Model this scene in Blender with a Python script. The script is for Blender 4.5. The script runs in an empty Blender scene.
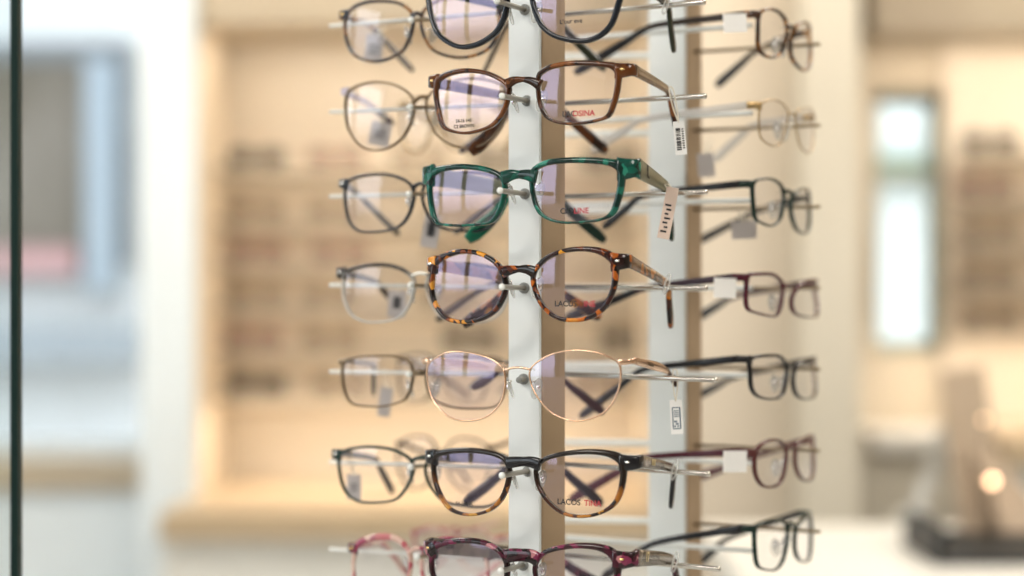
import bpy, bmesh, math, random
from mathutils import Vector, Matrix
random.seed(7)
C = bpy.context.scene.collection
scn = bpy.context.scene
F = 1770.0          # focal length in pixels of a 1024 px wide frame
CZ = 1.35           # camera height
V = Vector

def at(px, py, d):
    return V(((px - 512) / F * d, d, CZ - (py - 288) / F * d))

# ------------------------------------------------------------------ materials
def mat(name, col, rough=0.4, metal=0.0, spec=0.5, emit=None, estr=0.0, trans=0.0, alpha=1.0, coat=0.0):
    m = bpy.data.materials.new(name); m.use_nodes = True
    b = m.node_tree.nodes['Principled BSDF']
    b.inputs['Base Color'].default_value = (*col, 1)
    b.inputs['Roughness'].default_value = rough
    b.inputs['Metallic'].default_value = metal
    b.inputs['Specular IOR Level'].default_value = spec
    b.inputs['Transmission Weight'].default_value = trans
    b.inputs['Alpha'].default_value = alpha
    b.inputs['Coat Weight'].default_value = coat
    b.inputs['Coat Roughness'].default_value = 0.05
    if emit:
        b.inputs['Emission Color'].default_value = (*emit, 1)
        b.inputs['Emission Strength'].default_value = estr
    return m

def noisy(name, c1, c2, scale, rough=0.5, detail=4, lo=0.35, hi=0.65, stretch=(1, 1, 1), metal=0, bump=0.0):
    m = mat(name, c1, rough, metal)
    nt = m.node_tree; b = nt.nodes['Principled BSDF']
    tc = nt.nodes.new('ShaderNodeTexCoord'); mp = nt.nodes.new('ShaderNodeMapping')
    mp.inputs['Scale'].default_value = stretch
    n = nt.nodes.new('ShaderNodeTexNoise'); n.inputs['Scale'].default_value = scale; n.inputs['Detail'].default_value = detail
    r = nt.nodes.new('ShaderNodeValToRGB')
    r.color_ramp.elements[0].position = lo; r.color_ramp.elements[0].color = (*c1, 1)
    r.color_ramp.elements[1].position = hi; r.color_ramp.elements[1].color = (*c2, 1)
    nt.links.new(tc.outputs['Object'], mp.inputs[0]); nt.links.new(mp.outputs[0], n.inputs['Vector'])
    nt.links.new(n.outputs['Fac'], r.inputs[0]); nt.links.new(r.outputs[0], b.inputs['Base Color'])
    return m

def spotted(name, stops, scale, rough=0.15, dist=0.6, seed=0.0):
    """patchy acetate: a warped cell pattern run through a colour ramp"""
    m = mat(name, (0, 0, 0), rough, coat=0.15, spec=0.4)
    nt = m.node_tree; b = nt.nodes['Principled BSDF']
    tc = nt.nodes.new('ShaderNodeTexCoord')
    mp = nt.nodes.new('ShaderNodeMapping'); mp.inputs['Location'].default_value = (seed, seed * .7, seed * 1.3)
    nz = nt.nodes.new('ShaderNodeTexNoise'); nz.inputs['Scale'].default_value = scale * 0.8; nz.inputs['Detail'].default_value = 2
    mx = nt.nodes.new('ShaderNodeVectorMath'); mx.operation = 'SCALE'; mx.inputs[3].default_value = dist / scale
    ad = nt.nodes.new('ShaderNodeVectorMath'); ad.operation = 'ADD'
    vo = nt.nodes.new('ShaderNodeTexVoronoi'); vo.inputs['Scale'].default_value = scale
    se = nt.nodes.new('ShaderNodeSeparateColor')
    r = nt.nodes.new('ShaderNodeValToRGB'); r.color_ramp.interpolation = 'EASE'
    e = r.color_ramp.elements
    e[0].position = stops[0][0]; e[0].color = (*stops[0][1], 1)
    e[1].position = stops[-1][0]; e[1].color = (*stops[-1][1], 1)
    for p, c in stops[1:-1]:
        q = e.new(p); q.color = (*c, 1)
    L = nt.links.new
    L(tc.outputs['Object'], mp.inputs[0])
    L(mp.outputs[0], nz.inputs['Vector']); L(nz.outputs['Color'], mx.inputs[0]); L(mp.outputs[0], ad.inputs[0]); L(mx.outputs[0], ad.inputs[1])
    L(ad.outputs[0], vo.inputs['Vector']); L(vo.outputs['Color'], se.inputs[0]); L(se.outputs[0], r.inputs[0])
    L(r.outputs[0], b.inputs['Base Color'])
    return m

def lens_mat(name, tint=(0.97, 0.97, 0.98), gl=(0.78, 0.68, 1.0), base=0.075, gain=0.55):
    """thin coated demo lens: clear sheet with a violet anti-glare reflection"""
    m = bpy.data.materials.new(name); m.use_nodes = True
    nt = m.node_tree; nt.nodes.remove(nt.nodes['Principled BSDF'])
    out = nt.nodes['Material Output']
    t = nt.nodes.new('ShaderNodeBsdfTransparent'); t.inputs[0].default_value = (*tint, 1)
    g = nt.nodes.new('ShaderNodeBsdfGlossy'); g.inputs['Color'].default_value = (*gl, 1); g.inputs['Roughness'].default_value = 0.015
    lw = nt.nodes.new('ShaderNodeFresnel'); lw.inputs[0].default_value = 1.45
    ma = nt.nodes.new('ShaderNodeMath'); ma.operation = 'MULTIPLY_ADD'; ma.inputs[1].default_value = gain; ma.inputs[2].default_value = base
    mx = nt.nodes.new('ShaderNodeMixShader')
    L = nt.links.new
    L(lw.outputs[0], ma.inputs[0]); L(ma.outputs[0], mx.inputs[0]); L(t.outputs[0], mx.inputs[1]); L(g.outputs[0], mx.inputs[2]); L(mx.outputs[0], out.inputs[0])
    return m

def clear_mat(name, col, k=0.55, rough=0.08):
    """translucent plastic: partly see-through sheet"""
    m = bpy.data.materials.new(name); m.use_nodes = True
    nt = m.node_tree; b = nt.nodes['Principled BSDF']; out = nt.nodes['Material Output']
    b.inputs['Base Color'].default_value = (*col, 1); b.inputs['Roughness'].default_value = rough
    t = nt.nodes.new('ShaderNodeBsdfTransparent'); t.inputs[0].default_value = (*[min(1, .6 + .4 * c) for c in col], 1)
    mx = nt.nodes.new('ShaderNodeMixShader'); mx.inputs[0].default_value = 1 - k
    nt.links.new(t.outputs[0], mx.inputs[1]); nt.links.new(b.outputs[0], mx.inputs[2]); nt.links.new(mx.outputs[0], out.inputs[0])
    return m

M = {}
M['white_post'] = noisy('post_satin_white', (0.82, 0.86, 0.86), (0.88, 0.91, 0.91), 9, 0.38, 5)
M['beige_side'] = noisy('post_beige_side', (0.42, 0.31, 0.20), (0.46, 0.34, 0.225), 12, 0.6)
M['steel'] = mat('brushed_steel', (0.62, 0.60, 0.56), 0.22, 1.0)
M['peg_steel'] = mat('peg_warm_steel', (0.34, 0.29, 0.22), 0.3, 1.0)
M['white_rod'] = mat('white_rod', (0.80, 0.82, 0.80), 0.35)
M['bronze_rod'] = mat('bronze_rod', (0.30, 0.24, 0.16), 0.35, 0.8)
M['rubber'] = mat('grey_rubber', (0.30, 0.31, 0.30), 0.5)
M['lens'] = lens_mat('lens_front')
M['lens_soft'] = lens_mat('lens_side', base=0.05, gain=0.45, gl=(0.9, 0.88, 1.0))
M['pad'] = clear_mat('clear_silicone', (0.86, 0.86, 0.84), 0.7, 0.05)
M['clear'] = clear_mat('clear_crystal_frame', (0.80, 0.78, 0.76), 0.45, 0.1)
M['lilac_clear'] = clear_mat('lilac_crystal', (0.74, 0.68, 0.80), 0.35, 0.15)
M['silver'] = mat('silver_rivet', (0.82, 0.82, 0.80), 0.15, 1.0)
M['gold_rivet'] = mat('gold_rivet', (0.80, 0.60, 0.28), 0.2, 1.0)
M['rose_gold'] = mat('rose_gold', (0.74, 0.52, 0.38), 0.2, 1.0)
M['black'] = mat('black_acetate', (0.014, 0.014, 0.017), 0.14, coat=0.12, spec=0.38)
M['blackblue'] = mat('navy_black_acetate', (0.012, 0.016, 0.024), 0.14, coat=0.12, spec=0.38)
M['olive_black'] = mat('olive_black', (0.025, 0.030, 0.018), 0.2, coat=0.12, spec=0.38)
M['brown'] = spotted('brown_tortoise', [(0.0, (0.022, 0.006, 0.002)), (0.35, (0.055, 0.016, 0.004)), (0.7, (0.11, 0.034, 0.007)), (1.0, (0.22, 0.075, 0.016))], 110, dist=1.4)
M['green'] = spotted('green_acetate', [(0.0, (0.001, 0.022, 0.018)), (0.5, (0.003, 0.062, 0.046)), (0.9, (0.006, 0.12, 0.085)), (1.0, (0.03, 0.24, 0.17))], 160, dist=1.0)
M['darkgreen'] = mat('dark_green_tip', (0.006, 0.030, 0.022), 0.2, coat=0.12, spec=0.38)
M['brightgreen'] = mat('bright_green_tip', (0.004, 0.16, 0.09), 0.2, coat=0.12, spec=0.38)
M['olive_metal'] = mat('olive_metal', (0.22, 0.23, 0.15), 0.35, 0.7)
M['tortoise'] = spotted('amber_tortoise', [(0.0, (0.008, 0.004, 0.004)), (0.52, (0.030, 0.007, 0.007)), (0.64, (0.14, 0.030, 0.007)), (0.78, (0.48, 0.13, 0.015)), (0.9, (0.70, 0.32, 0.03)), (1.0, (0.03, 0.03, 0.10))], 190, dist=0.8, seed=3.3)
M['tortoise_temple'] = spotted('amber_tortoise_temple', [(0.0, (0.10, 0.06, 0.035)), (0.5, (0.20, 0.12, 0.07)), (0.8, (0.38, 0.16, 0.05)), (1.0, (0.10, 0.06, 0.05))], 120, dist=0.8)
M['brown_temple'] = spotted('brown_temple', [(0.0, (0.06, 0.03, 0.012)), (0.5, (0.16, 0.09, 0.04)), (1.0, (0.24, 0.13, 0.05))], 120, dist=0.8)
M['grey_temple'] = spotted('grey_smoke_temple', [(0.0, (0.06, 0.05, 0.035)), (0.6, (0.16, 0.13, 0.10)), (1.0, (0.22, 0.18, 0.14))], 90, dist=1.2)
M['maroon_black'] = spotted('burgundy_marble', [(0.0, (0.012, 0.006, 0.008)), (0.5, (0.035, 0.008, 0.014)), (0.74, (0.08, 0.008, 0.028)), (0.92, (0.19, 0.02, 0.07)), (1.0, (0.42, 0.18, 0.20))], 210, dist=0.9, seed=1.7)
M['maroon_tip'] = mat('maroon_tip', (0.035, 0.010, 0.010), 0.2, coat=0.12, spec=0.38)
M['pink'] = spotted('pink_speckle', [(0.0, (0.62, 0.42, 0.36)), (0.45, (0.72, 0.55, 0.48)), (0.6, (0.45, 0.10, 0.13)), (0.8, (0.66, 0.42, 0.38)), (1.0, (0.28, 0.02, 0.08))], 120, dist=0.9, seed=5)
M['burgundy'] = mat('burgundy_acetate', (0.085, 0.012, 0.026), 0.2, coat=0.1, spec=0.38)
M['winebrown'] = mat('wine_brown_acetate', (0.11, 0.030, 0.030), 0.2, coat=0.1, spec=0.38)
M['plum'] = mat('dark_plum', (0.045, 0.020, 0.035), 0.25)
M['havana'] = spotted('havana', [(0.0, (0.02, 0.01, 0.006)), (0.5, (0.06, 0.025, 0.012)), (0.8, (0.28, 0.11, 0.02)), (1.0, (0.42, 0.2, 0.04))], 140, dist=0.8, seed=9)
M['bluehavana'] = spotted('blue_havana', [(0.0, (0.03, 0.03, 0.04)), (0.5, (0.07, 0.05, 0.04)), (0.8, (0.30, 0.13, 0.03)), (1.0, (0.10, 0.12, 0.15))], 140, dist=0.8, seed=4)
M['bronze'] = mat('bronze_wire', (0.19, 0.14, 0.09), 0.3, 0.7)
M['silverwire'] = mat('silver_wire', (0.55, 0.55, 0.52), 0.25, 0.9)
M['goldwire'] = mat('pale_gold_wire', (0.46, 0.33, 0.17), 0.25, 0.8)
M['deepgreen'] = mat('deep_green_black', (0.008, 0.028, 0.022), 0.18, coat=0.1, spec=0.38)
M['darkbrown'] = mat('dark_brown', (0.035, 0.022, 0.015), 0.2, coat=0.1, spec=0.38)
M['teal_tip'] = mat('teal_tip', (0.01, 0.06, 0.065), 0.25)
M['blue_tip'] = mat('blue_tip', (0.02, 0.07, 0.16), 0.25)
M['card'] = mat('tag_card_white', (0.92, 0.92, 0.91), 0.6)
M['card_pink'] = mat('tag_card_blush', (0.74, 0.60, 0.52), 0.6)
M['card_film'] = clear_mat('tag_film', (0.58, 0.55, 0.55), 0.18, 0.3)
M['thread'] = mat('tag_thread', (0.78, 0.74, 0.64), 0.6)
M['ink'] = mat('ink_dark', (0.03, 0.03, 0.035), 0.6)
M['ink_blue'] = mat('ink_blue', (0.05, 0.12, 0.20), 0.6)
M['ink_red'] = mat('ink_red', (0.45, 0.05, 0.07), 0.6)
M['ink_gold'] = mat('ink_gold', (0.72, 0.60, 0.32), 0.35, 0.4)

# 6: dark brim that turns tortoise at the bottom
def brow_mat(name, zsplit, top, stops, scale):
    m = spotted(name, stops, scale, dist=0.8, seed=2.1)
    nt = m.node_tree; b = nt.nodes['Principled BSDF']
    link = b.inputs['Base Color'].links[0]; src = link.from_socket
    tc = nt.nodes.new('ShaderNodeTexCoord'); sp = nt.nodes.new('ShaderNodeSeparateXYZ')
    mr = nt.nodes.new('ShaderNodeMapRange'); mr.inputs[1].default_value = zsplit - 0.004; mr.inputs[2].default_value = zsplit + 0.004
    mx = nt.nodes.new('ShaderNodeMix'); mx.data_type = 'RGBA'
    mx.inputs[7].default_value = (*top, 1)
    L = nt.links.new
    L(tc.outputs['Object'], sp.inputs[0]); L(sp.outputs[2], mr.inputs[0]); L(mr.outputs[0], mx.inputs[0]); L(src, mx.inputs[6]); L(mx.outputs[2], b.inputs['Base Color'])
    return m
M['two_tone'] = brow_mat('black_over_tortoise', -0.014, (0.016, 0.010, 0.008), [(0.0, (0.015, 0.008, 0.006)), (0.5, (0.06, 0.02, 0.012)), (0.75, (0.36, 0.13, 0.015)), (1.0, (0.5, 0.25, 0.03))], 170)
M['brow_silver'] = brow_mat('black_brow_over_silver', 0.0005, (0.025, 0.018, 0.014), [(0.0, (0.5, 0.5, 0.48)), (1.0, (0.58, 0.58, 0.56))], 60)

# ------------------------------------------------------------------ mesh helpers
def link(name, bm, m, parent=None, smooth=True):
    me = bpy.data.meshes.new(name)
    bmesh.ops.recalc_face_normals(bm, faces=bm.faces)
    bm.to_mesh(me); bm.free()
    if smooth:
        for p in me.polygons: p.use_smooth = True
    if m: me.materials.append(m)
    o = bpy.data.objects.new(name, me); C.objects.link(o)
    if parent:
        o.parent = parent
    return o

def empty(name, loc, label=None, cat=None, group=None):
    e = bpy.data.objects.new(name, None); C.objects.link(e); e.location = loc; e.empty_display_size = 0.01
    if label: e['label'] = label; e['category'] = cat
    if group: e['group'] = group
    return e

def tag(o, label, cat, group=None):
    o['label'] = label; o['category'] = cat
    if group: o['group'] = group
    return o

def catmull(pts, n, closed=True):
    out = []; k = len(pts)
    segs = k if closed else k - 1
    for i in range(segs):
        g = (lambda j: pts[j % k]) if closed else (lambda j: pts[max(0, min(k - 1, j))])
        p0, p1, p2, p3 = g(i - 1), g(i), g(i + 1), g(i + 2)
        for s in range(n):
            t = s / n
            out.append(0.5 * ((2 * p1) + (p2 - p0) * t + (2 * p0 - 5 * p1 + 4 * p2 - p3) * t * t + (3 * p1 - p0 - 3 * p2 + p3) * t ** 3))
    if not closed: out.append(pts[-1].copy())
    return out

def sweep(bm, path, hs, ts, side=None, sq=0.35, cap=True, seg=None):
    """rounded-rectangle bar: hs = heights, ts = thicknesses along the path"""
    n = len(path); rings = []
    for i, p in enumerate(path):
        T = (path[min(n - 1, i + 1)] - path[max(0, i - 1)]).normalized()
        s = side if side is not None else T.cross(V((0, 0, 1)))
        s = (s - T * s.dot(T))
        if s.length < 1e-6: s = T.orthogonal()
        s.normalize(); u = s.cross(T).normalized()
        f = i / (n - 1)
        def lerp(a):
            if not isinstance(a, (list, tuple)): return a
            x = f * (len(a) - 1); j = min(int(x), len(a) - 2)
            return a[j] + (a[j + 1] - a[j]) * (x - j)
        h, t = lerp(hs) / 2, lerp(ts) / 2
        b = min(h, t) * sq * 1.4
        pr = [(t, h - b), (t - b, h), (-t + b, h), (-t, h - b), (-t, -h + b), (-t + b, -h), (t - b, -h), (t, -h + b)]
        rings.append([bm.verts.new(p + s * x + u * y) for x, y in pr])
    for a, c in zip(rings, rings[1:]):
        for j in range(8):
            bm.faces.new((a[j], a[(j + 1) % 8], c[(j + 1) % 8], c[j]))
    if cap:
        bm.faces.new(rings[0][::-1]); bm.faces.new(rings[-1])

def tube(bm, path, r, seg=10, closed=False, r2=None):
    n = len(path); rings = []; prev = None
    for i, p in enumerate(path):
        if closed: T = (path[(i + 1) % n] - path[i - 1]).normalized()
        else: T = (path[min(n - 1, i + 1)] - path[max(0, i - 1)]).normalized()
        if prev is None: s = T.orthogonal().normalized()
        else: s = (prev - T * prev.dot(T)).normalized()
        prev = s; u = T.cross(s)
        rr = r if r2 is None else r + (r2 - r) * i / max(1, n - 1)
        rings.append([bm.verts.new(p + (s * math.cos(2 * math.pi * k / seg) + u * math.sin(2 * math.pi * k / seg)) * rr) for k in range(seg)])
    pairs = list(zip(rings, rings[1:])) + ([(rings[-1], rings[0])] if closed else [])
    for a, c in pairs:
        for j in range(seg):
            bm.faces.new((a[j], a[(j + 1) % seg], c[(j + 1) % seg], c[j]))
    if not closed:
        bm.faces.new(rings[0][::-1]); bm.faces.new(rings[-1])

def box(bm, c, s, rot=None, bev=0.0):
    r = bmesh.ops.create_cube(bm, size=1.0)
    vs = r['verts']
    for v in vs:
        q = V((v.co.x * s[0], v.co.y * s[1], v.co.z * s[2]))
        if rot is not None: q = rot @ q
        v.co = q + V(c)
    if bev > 0:
        es = list({e for v in vs for e in v.link_edges})
        bmesh.ops.bevel(bm, geom=es, offset=bev, segments=2, affect='EDGES', profile=0.6)

def ball(bm, c, s, rot=None, seg=14):
    r = bmesh.ops.create_uvsphere(bm, u_segments=seg, v_segments=seg // 2 + 1, radius=1.0)
    for v in r['verts']:
        q = V((v.co.x * s[0], v.co.y * s[1], v.co.z * s[2]))
        if rot is not None: q = rot @ q
        v.co = q + V(c)

def text(name, s, size, M4, m, parent, origin, extr=0.00004):
    cu = bpy.data.curves.new(name, 'FONT'); cu.body = s; cu.size = size; cu.align_x = 'CENTER'; cu.align_y = 'CENTER'; cu.extrude = extr; cu.offset = size * 0.02
    tmp = bpy.data.objects.new(name + '_src', cu); C.objects.link(tmp)
    dg = bpy.context.evaluated_depsgraph_get()
    me = bpy.data.meshes.new_from_object(tmp.evaluated_get(dg))
    bpy.data.objects.remove(tmp)
    me.transform(Matrix.Translation(-origin) @ M4)
    me.materials.clear(); me.materials.append(m)
    o = bpy.data.objects.new(name, me); C.objects.link(o); o.parent = parent
    return o

def basis(o, x, y, z):
    return Matrix(((x.x, y.x, z.x, o.x), (x.y, y.y, z.y, o.y), (x.z, y.z, z.z, o.z), (0, 0, 0, 1)))

ZUP = V((0, 0, 1))
def nrm(deg):
    a = math.radians(deg); return V((math.sin(a), -math.cos(a), 0))
def tan_(deg):
    a = math.radians(deg); return V((math.cos(a), math.sin(a), 0))

# ------------------------------------------------------------------ eyeglasses
def eyeglasses(label, group, B, yaw, L, R, th, rim, temple, left, right, bridge, wrap=6, lug=None, lugmat=None,
               tipmat=None, rivet=None, lens='lens', depth=0.0038, hts=(5, 4.5, 4.5, 6), tthick=2.4, bh=(4, 3.2, 4),
               pads=True, print_text=None, logo=None, spare=None, bmat=None, curve=0.16, n=5, lugs='LR', flare=0.0, barrel=True):
    """L, R: lens outlines, B: bridge (px, py, depth). left / right: temple knots (px, py, depth behind the hinge)."""
    b0 = at(*B); root = empty('eyeglasses', b0, label, 'eyeglasses', group)
    cam = V((0, 0, CZ))
    out = {}
    lens2d = {}
    for S in 'LR':
        y = yaw + (-wrap if S == 'L' else wrap)
        nn, uu = nrm(y), tan_(y)
        if S == 'R' and R is None:
            pts = [V((-p.x, p.y)) for p in lens2d['L']][::-1]
        else:
            pts = []
            for px, py in (L if S == 'L' else R):
                r = V(((px - 512) / F, 1, -(py - 288) / F))
                t = (b0 - cam).dot(nn) / r.dot(nn)
                q = cam + r * t - b0
                pts.append(V((q.dot(uu), q.z)))
        area = sum(p.x * q.y - q.x * p.y for p, q in zip(pts, pts[1:] + pts[:1]))
        if area < 0: pts = pts[::-1]
        lens2d[S] = pts
        loop = catmull([V((p.x, p.y, 0)) for p in pts], n)
        c = sum(loop, V((0, 0, 0))) / len(loop)
        hw = max(abs(p.x - c.x) for p in loop)
        def w(p, k=0.0, hw=hw, c=c): return (hw * hw - (p.x - c.x) ** 2 - (p.y - c.y) ** 2) / (2 * curve) + k
        def P3(p, k=0.0, uu=uu, nn=nn, w=w): return uu * p.x + ZUP * p.y + nn * w(p, k)
        N = len(loop)
        outn = []
        for i in range(N):
            t = loop[(i + 1) % N] - loop[i - 1]
            outn.append(V((t.y, -t.x, 0)).normalized())
        sgn = -1 if S == 'L' else 1
        bm = bmesh.new(); rings = []
        for p, o in zip(loop, outn):
            wt = max(o.y, 0) ** 2; wb = max(-o.y, 0) ** 2; wo = max(o.x * sgn, 0) ** 2; wi = max(-o.x * sgn, 0) ** 2
            q = (wt * th[0] + wo * th[1] + wb * th[2] + wi * th[3] + flare * max(0, o.x * sgn * .72 + o.y * .69) ** 5) / 1000
            dd = min(depth, q * 2.2) / 2 if q > 0.0012 else min(depth / 2, q * 0.7)
            b = min(q, dd * 2) * 0.28
            pr = [(0, dd - b), (0, -dd + b), (b, -dd), (q - b, -dd), (q, -dd + b), (q, dd - b), (q - b, dd), (b, dd)]
            rings.append([bm.verts.new(P3(p + o * r_) + nn * k) for r_, k in pr])
        for i in range(N):
            a, c2 = rings[i], rings[(i + 1) % N]
            for j in range(8): bm.faces.new((a[j], a[(j + 1) % 8], c2[(j + 1) % 8], c2[j]))
        link('rim', bm, rim, root)
        bm = bmesh.new(); cen = bm.verts.new(P3(c)); prev = None
        for kk in range(1, 8):
            f = kk / 7
            ring = [bm.verts.new(P3(c + (p + o * 0.0003 - c) * f)) for p, o in zip(loop, outn)]
            for i in range(N):
                if prev is None: bm.faces.new((cen, ring[i], ring[(i + 1) % N]))
                else: bm.faces.new((prev[i], ring[i], ring[(i + 1) % N], prev[(i + 1) % N]))
            prev = ring
        lo = link('lens', bm, M[lens], root)
        out[S] = dict(P3=P3, c=c, nn=nn, uu=uu, loop=loop, outn=outn, lens=lo, sgn=sgn)
    # ---- prints on the lens
    if print_text:
        for S, (dx, dz), parts in print_text:
            d = out[S]
            x = dx
            for s, size, m in parts:
                p = V((d['c'].x + x, d['c'].y + dz, 0))
                pos = d['P3'](p, 0.0011) + b0
                text('lens_print', s, size, basis(pos, d['uu'], ZUP, d['nn']), m, d['lens'], b0)
                x += len(s) * size * 0.62 + size * .1
    # ---- bridge
    pb = [V(((px - 512) / F, 1, -(py - 288) / F)) for px, py in bridge]
    nb = nrm(yaw)
    path = [cam + r * ((b0 + nb * 0.0015 - cam).dot(nb) / r.dot(nb)) - b0 for r in pb]
    path = catmull(path, 5, False)
    bm = bmesh.new(); sweep(bm, path, [x / 1000 for x in bh], 0.0034 if max(bh) > 2 else 0.0016, side=nb)
    link('bridge', bm, bmat or rim, root)
    # ---- end pieces, temples
    for S, kn in (('L', left), ('R', right)):
        if kn is None: continue
        d = out[S]; sg = d['sgn']
        top = max(range(len(d['loop'])), key=lambda i: d['outn'][i].x * sg * 0.88 + d['outn'][i].y * 0.45)
        pl = d['loop'][top]; on = d['outn'][top]
        lw, lh = lug if lug else (3.0, 5.0)
        p0 = d['P3'](pl + on * 0.0006 + V((-sg * 0.0005, 0.0012, 0)))
        p1 = d['P3'](V((pl.x + sg * (lw * 0.6 + th[1] * .5) / 1000, pl.y + 0.0016, 0)))
        p2 = d['P3'](V((pl.x + sg * (lw + th[1]) / 1000, pl.y + 0.002, 0))) - d['nn'] * 0.0015
        bk = -d['nn']
        p3 = p2 + bk * 0.006 + d['uu'] * sg * 0.0006
        bm = bmesh.new()
        pp = catmull([p0, p1, p2, p3], 4, False)
        sweep(bm, pp, [lh / 1000 * 1.35, lh / 1000 * 1.15, lh / 1000, hts[0] / 1000], [depth * .96, depth, depth * .9, depth * .7], sq=0.3)
        ep = link('end_piece', bm, lugmat or rim, root)
        if rivet:
            bm = bmesh.new(); q = d['P3'](V((pl.x + sg * (lw * .55 + th[1] * .5) / 1000, pl.y + 0.0022, 0)), depth * 0.52)
            rot = Matrix((d['uu'], ZUP, d['nn'])).transposed()
            ball(bm, q, (0.0017, 0.0009, 0.0007), rot, 12)
            link('rivet', bm, M[rivet], ep)
        hinge = p3
        if barrel:
            bm = bmesh.new(); hb = hinge - d['uu'] * sg * 0.0022
            tube(bm, [hb - ZUP * 0.0018, hb + ZUP * 0.0018], 0.0011, 8); link('hinge', bm, M['silver'], root)
        dh = (hinge + b0).y
        pts = [hinge] + [at(px, py, dh + dd_) - b0 for px, py, dd_ in kn]
        bend, tip = pts[-2], pts[-1]
        mid = [hinge, hinge.lerp(bend, .35) + ZUP * 0.0006, hinge.lerp(bend, .75) + ZUP * 0.0012, bend, bend.lerp(tip, .35) , tip]
        if len(pts) > 3: mid = pts[:-1] + [bend.lerp(tip, .35), tip]
        path = catmull(mid, 6, False)
        h = (bend - hinge); side = V((h.y, -h.x, 0)).normalized()
        cut = int(len(path) * (0.62 if tipmat else 1.0))
        H = [x / 1000 for x in hts]
        def seg_(a, b):
            return [H[0] + 0] if 0 else None
        def hat(f):
            x = f * (len(H) - 1); j = min(int(x), len(H) - 2); return H[j] + (H[j + 1] - H[j]) * (x - j)
        nP = len(path)
        bm = bmesh.new()
        hs = [hat(i / (nP - 1)) for i in range(nP)]; hs[-1] *= .5; hs[-2] *= .86
        if tipmat:
            sweep(bm, path[:cut + 1], hs[:cut + 1], tthick / 1000, side=side); tp = link('temple', bm, temple, root)
            bm = bmesh.new(); sweep(bm, path[cut:], [x * 1.12 for x in hs[cut:]], [tthick * 1.2 / 1000] * 3 + [tthick / 1000], side=side); link('temple_tip', bm, tipmat, tp)
        else:
            sweep(bm, path, hs, [tthick / 1000] * 3 + [tthick * 1.3 / 1000, tthick / 1000], side=side); tp = link('temple', bm, temple, root)
        if spare and S == 'L':
            q = [at(px, py, dh + dd_) - b0 for px, py, dd_ in spare['k']]
            bm = bmesh.new(); sweep(bm, catmull(q, 6, False), [x / 1000 for x in spare['h']], [0.0026, 0.0034, 0.0032], side=side)
            link('temple_tip', bm, spare['m'], tp)
        if logo and S == 'R':
            s, size, m, fr = logo
            v0 = hinge.lerp(bend, fr); ax = (bend - hinge).normalized(); nz = V((ax.y, -ax.x, 0)).normalized(); upv = nz.cross(ax)
            text('temple_mark', s, size, basis(v0 + b0 + nz * (tthick / 2000 + 0.0003) + ZUP * 0.0008, ax, upv, nz), m, tp, b0)
    # ---- nose pads on wire arms
    if pads:
        for S in 'LR':
            d = out[S]; sg = d['sgn']
            uu = tan_(yaw); c = uu * (0.0098 * sg) - nb * 0.008 - ZUP * pads_drop
            ax = (ZUP * 0.94 - uu * sg * -0.34).normalized(); fx = (uu * 0.75 - nb * sg * -0.6).normalized(); fz = ax.cross(fx).normalized(); fx = fz.cross(ax)
            rot = Matrix((fx, fz, ax)).transposed()
            bm = bmesh.new(); ball(bm, c, (0.0014, 0.0036, 0.0072), rot, 14)
            pd = link('nose_pad', bm, M['pad'], root)
            bm = bmesh.new()
            i = min(range(len(d['loop'])), key=lambda k: (d['P3'](d['loop'][k]) - c - ZUP * 0.004).length)
            a = d['P3'](d['loop'][i]) - d['nn'] * 0.0014
            m1 = a.lerp(c, .4) - nb * 0.004 + ZUP * 0.002
            tube(bm, catmull([a, m1, c.lerp(m1, .3) + ZUP * .003, c], 5, False), 0.0006, 7)
            ball(bm, c + ZUP * 0.0008 + uu * sg * 0.001, (0.0018, 0.0018, 0.0024), None, 10)
            link('pad_arm', bm, M['silver'], pd)
    return root, out
pads_drop = 0.0125

# ------------------------------------------------------------------ display stand (rotating tower)
stand = empty('display_stand', (0.05, 1.24, 0.02), 'white and beige upright eyewear display tower with long steel holding rods, centre of the room', 'display stand')
so = stand.location.copy()
def sl(v): return v - so
def prism_from(p_list, z0, z1, name, m, parent):
    bm = bmesh.new()
    lo = [bm.verts.new(V((p.x, p.y, z0)) - so) for p in p_list]; hi = [bm.verts.new(V((p.x, p.y, z1)) - so) for p in p_list]
    k = len(lo)
    for i in range(k): bm.faces.new((lo[i], lo[(i + 1) % k], hi[(i + 1) % k], hi[i]))
    bm.faces.new(lo[::-1]); bm.faces.new(hi)
    es = [e for e in bm.edges if abs(e.verts[0].co.z - e.verts[1].co.z) > 0.1]
    bmesh.ops.bevel(bm, geom=es, offset=0.0008, segments=2, affect='EDGES')
    return link(name, bm, m, parent, smooth=False)
U, NB = tan_(-31), -nrm(-31)        # along the front face, and into the tower
def post_at(pxl, pxr, d, deep):
    a = at(pxl, 288, d + 0.011); b = at(pxr, 288, d - 0.004)
    a.z = b.z = 0
    wv = (b - a); wlen = wv.length
    u = wv.normalized(); nb = V((-u.y, u.x, 0))
    if nb.y < 0: nb = -nb
    p = prism_from([a, b, b + nb * deep, a + nb * deep], 0.05, 1.95, 'post', M['white_post'], stand)
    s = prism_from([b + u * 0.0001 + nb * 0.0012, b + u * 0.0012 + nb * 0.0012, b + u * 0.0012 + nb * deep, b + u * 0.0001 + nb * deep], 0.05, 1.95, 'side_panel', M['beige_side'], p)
    return a, b, u, nb
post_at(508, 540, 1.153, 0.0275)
post_at(648, 685, 1.352, 0.030)
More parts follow.
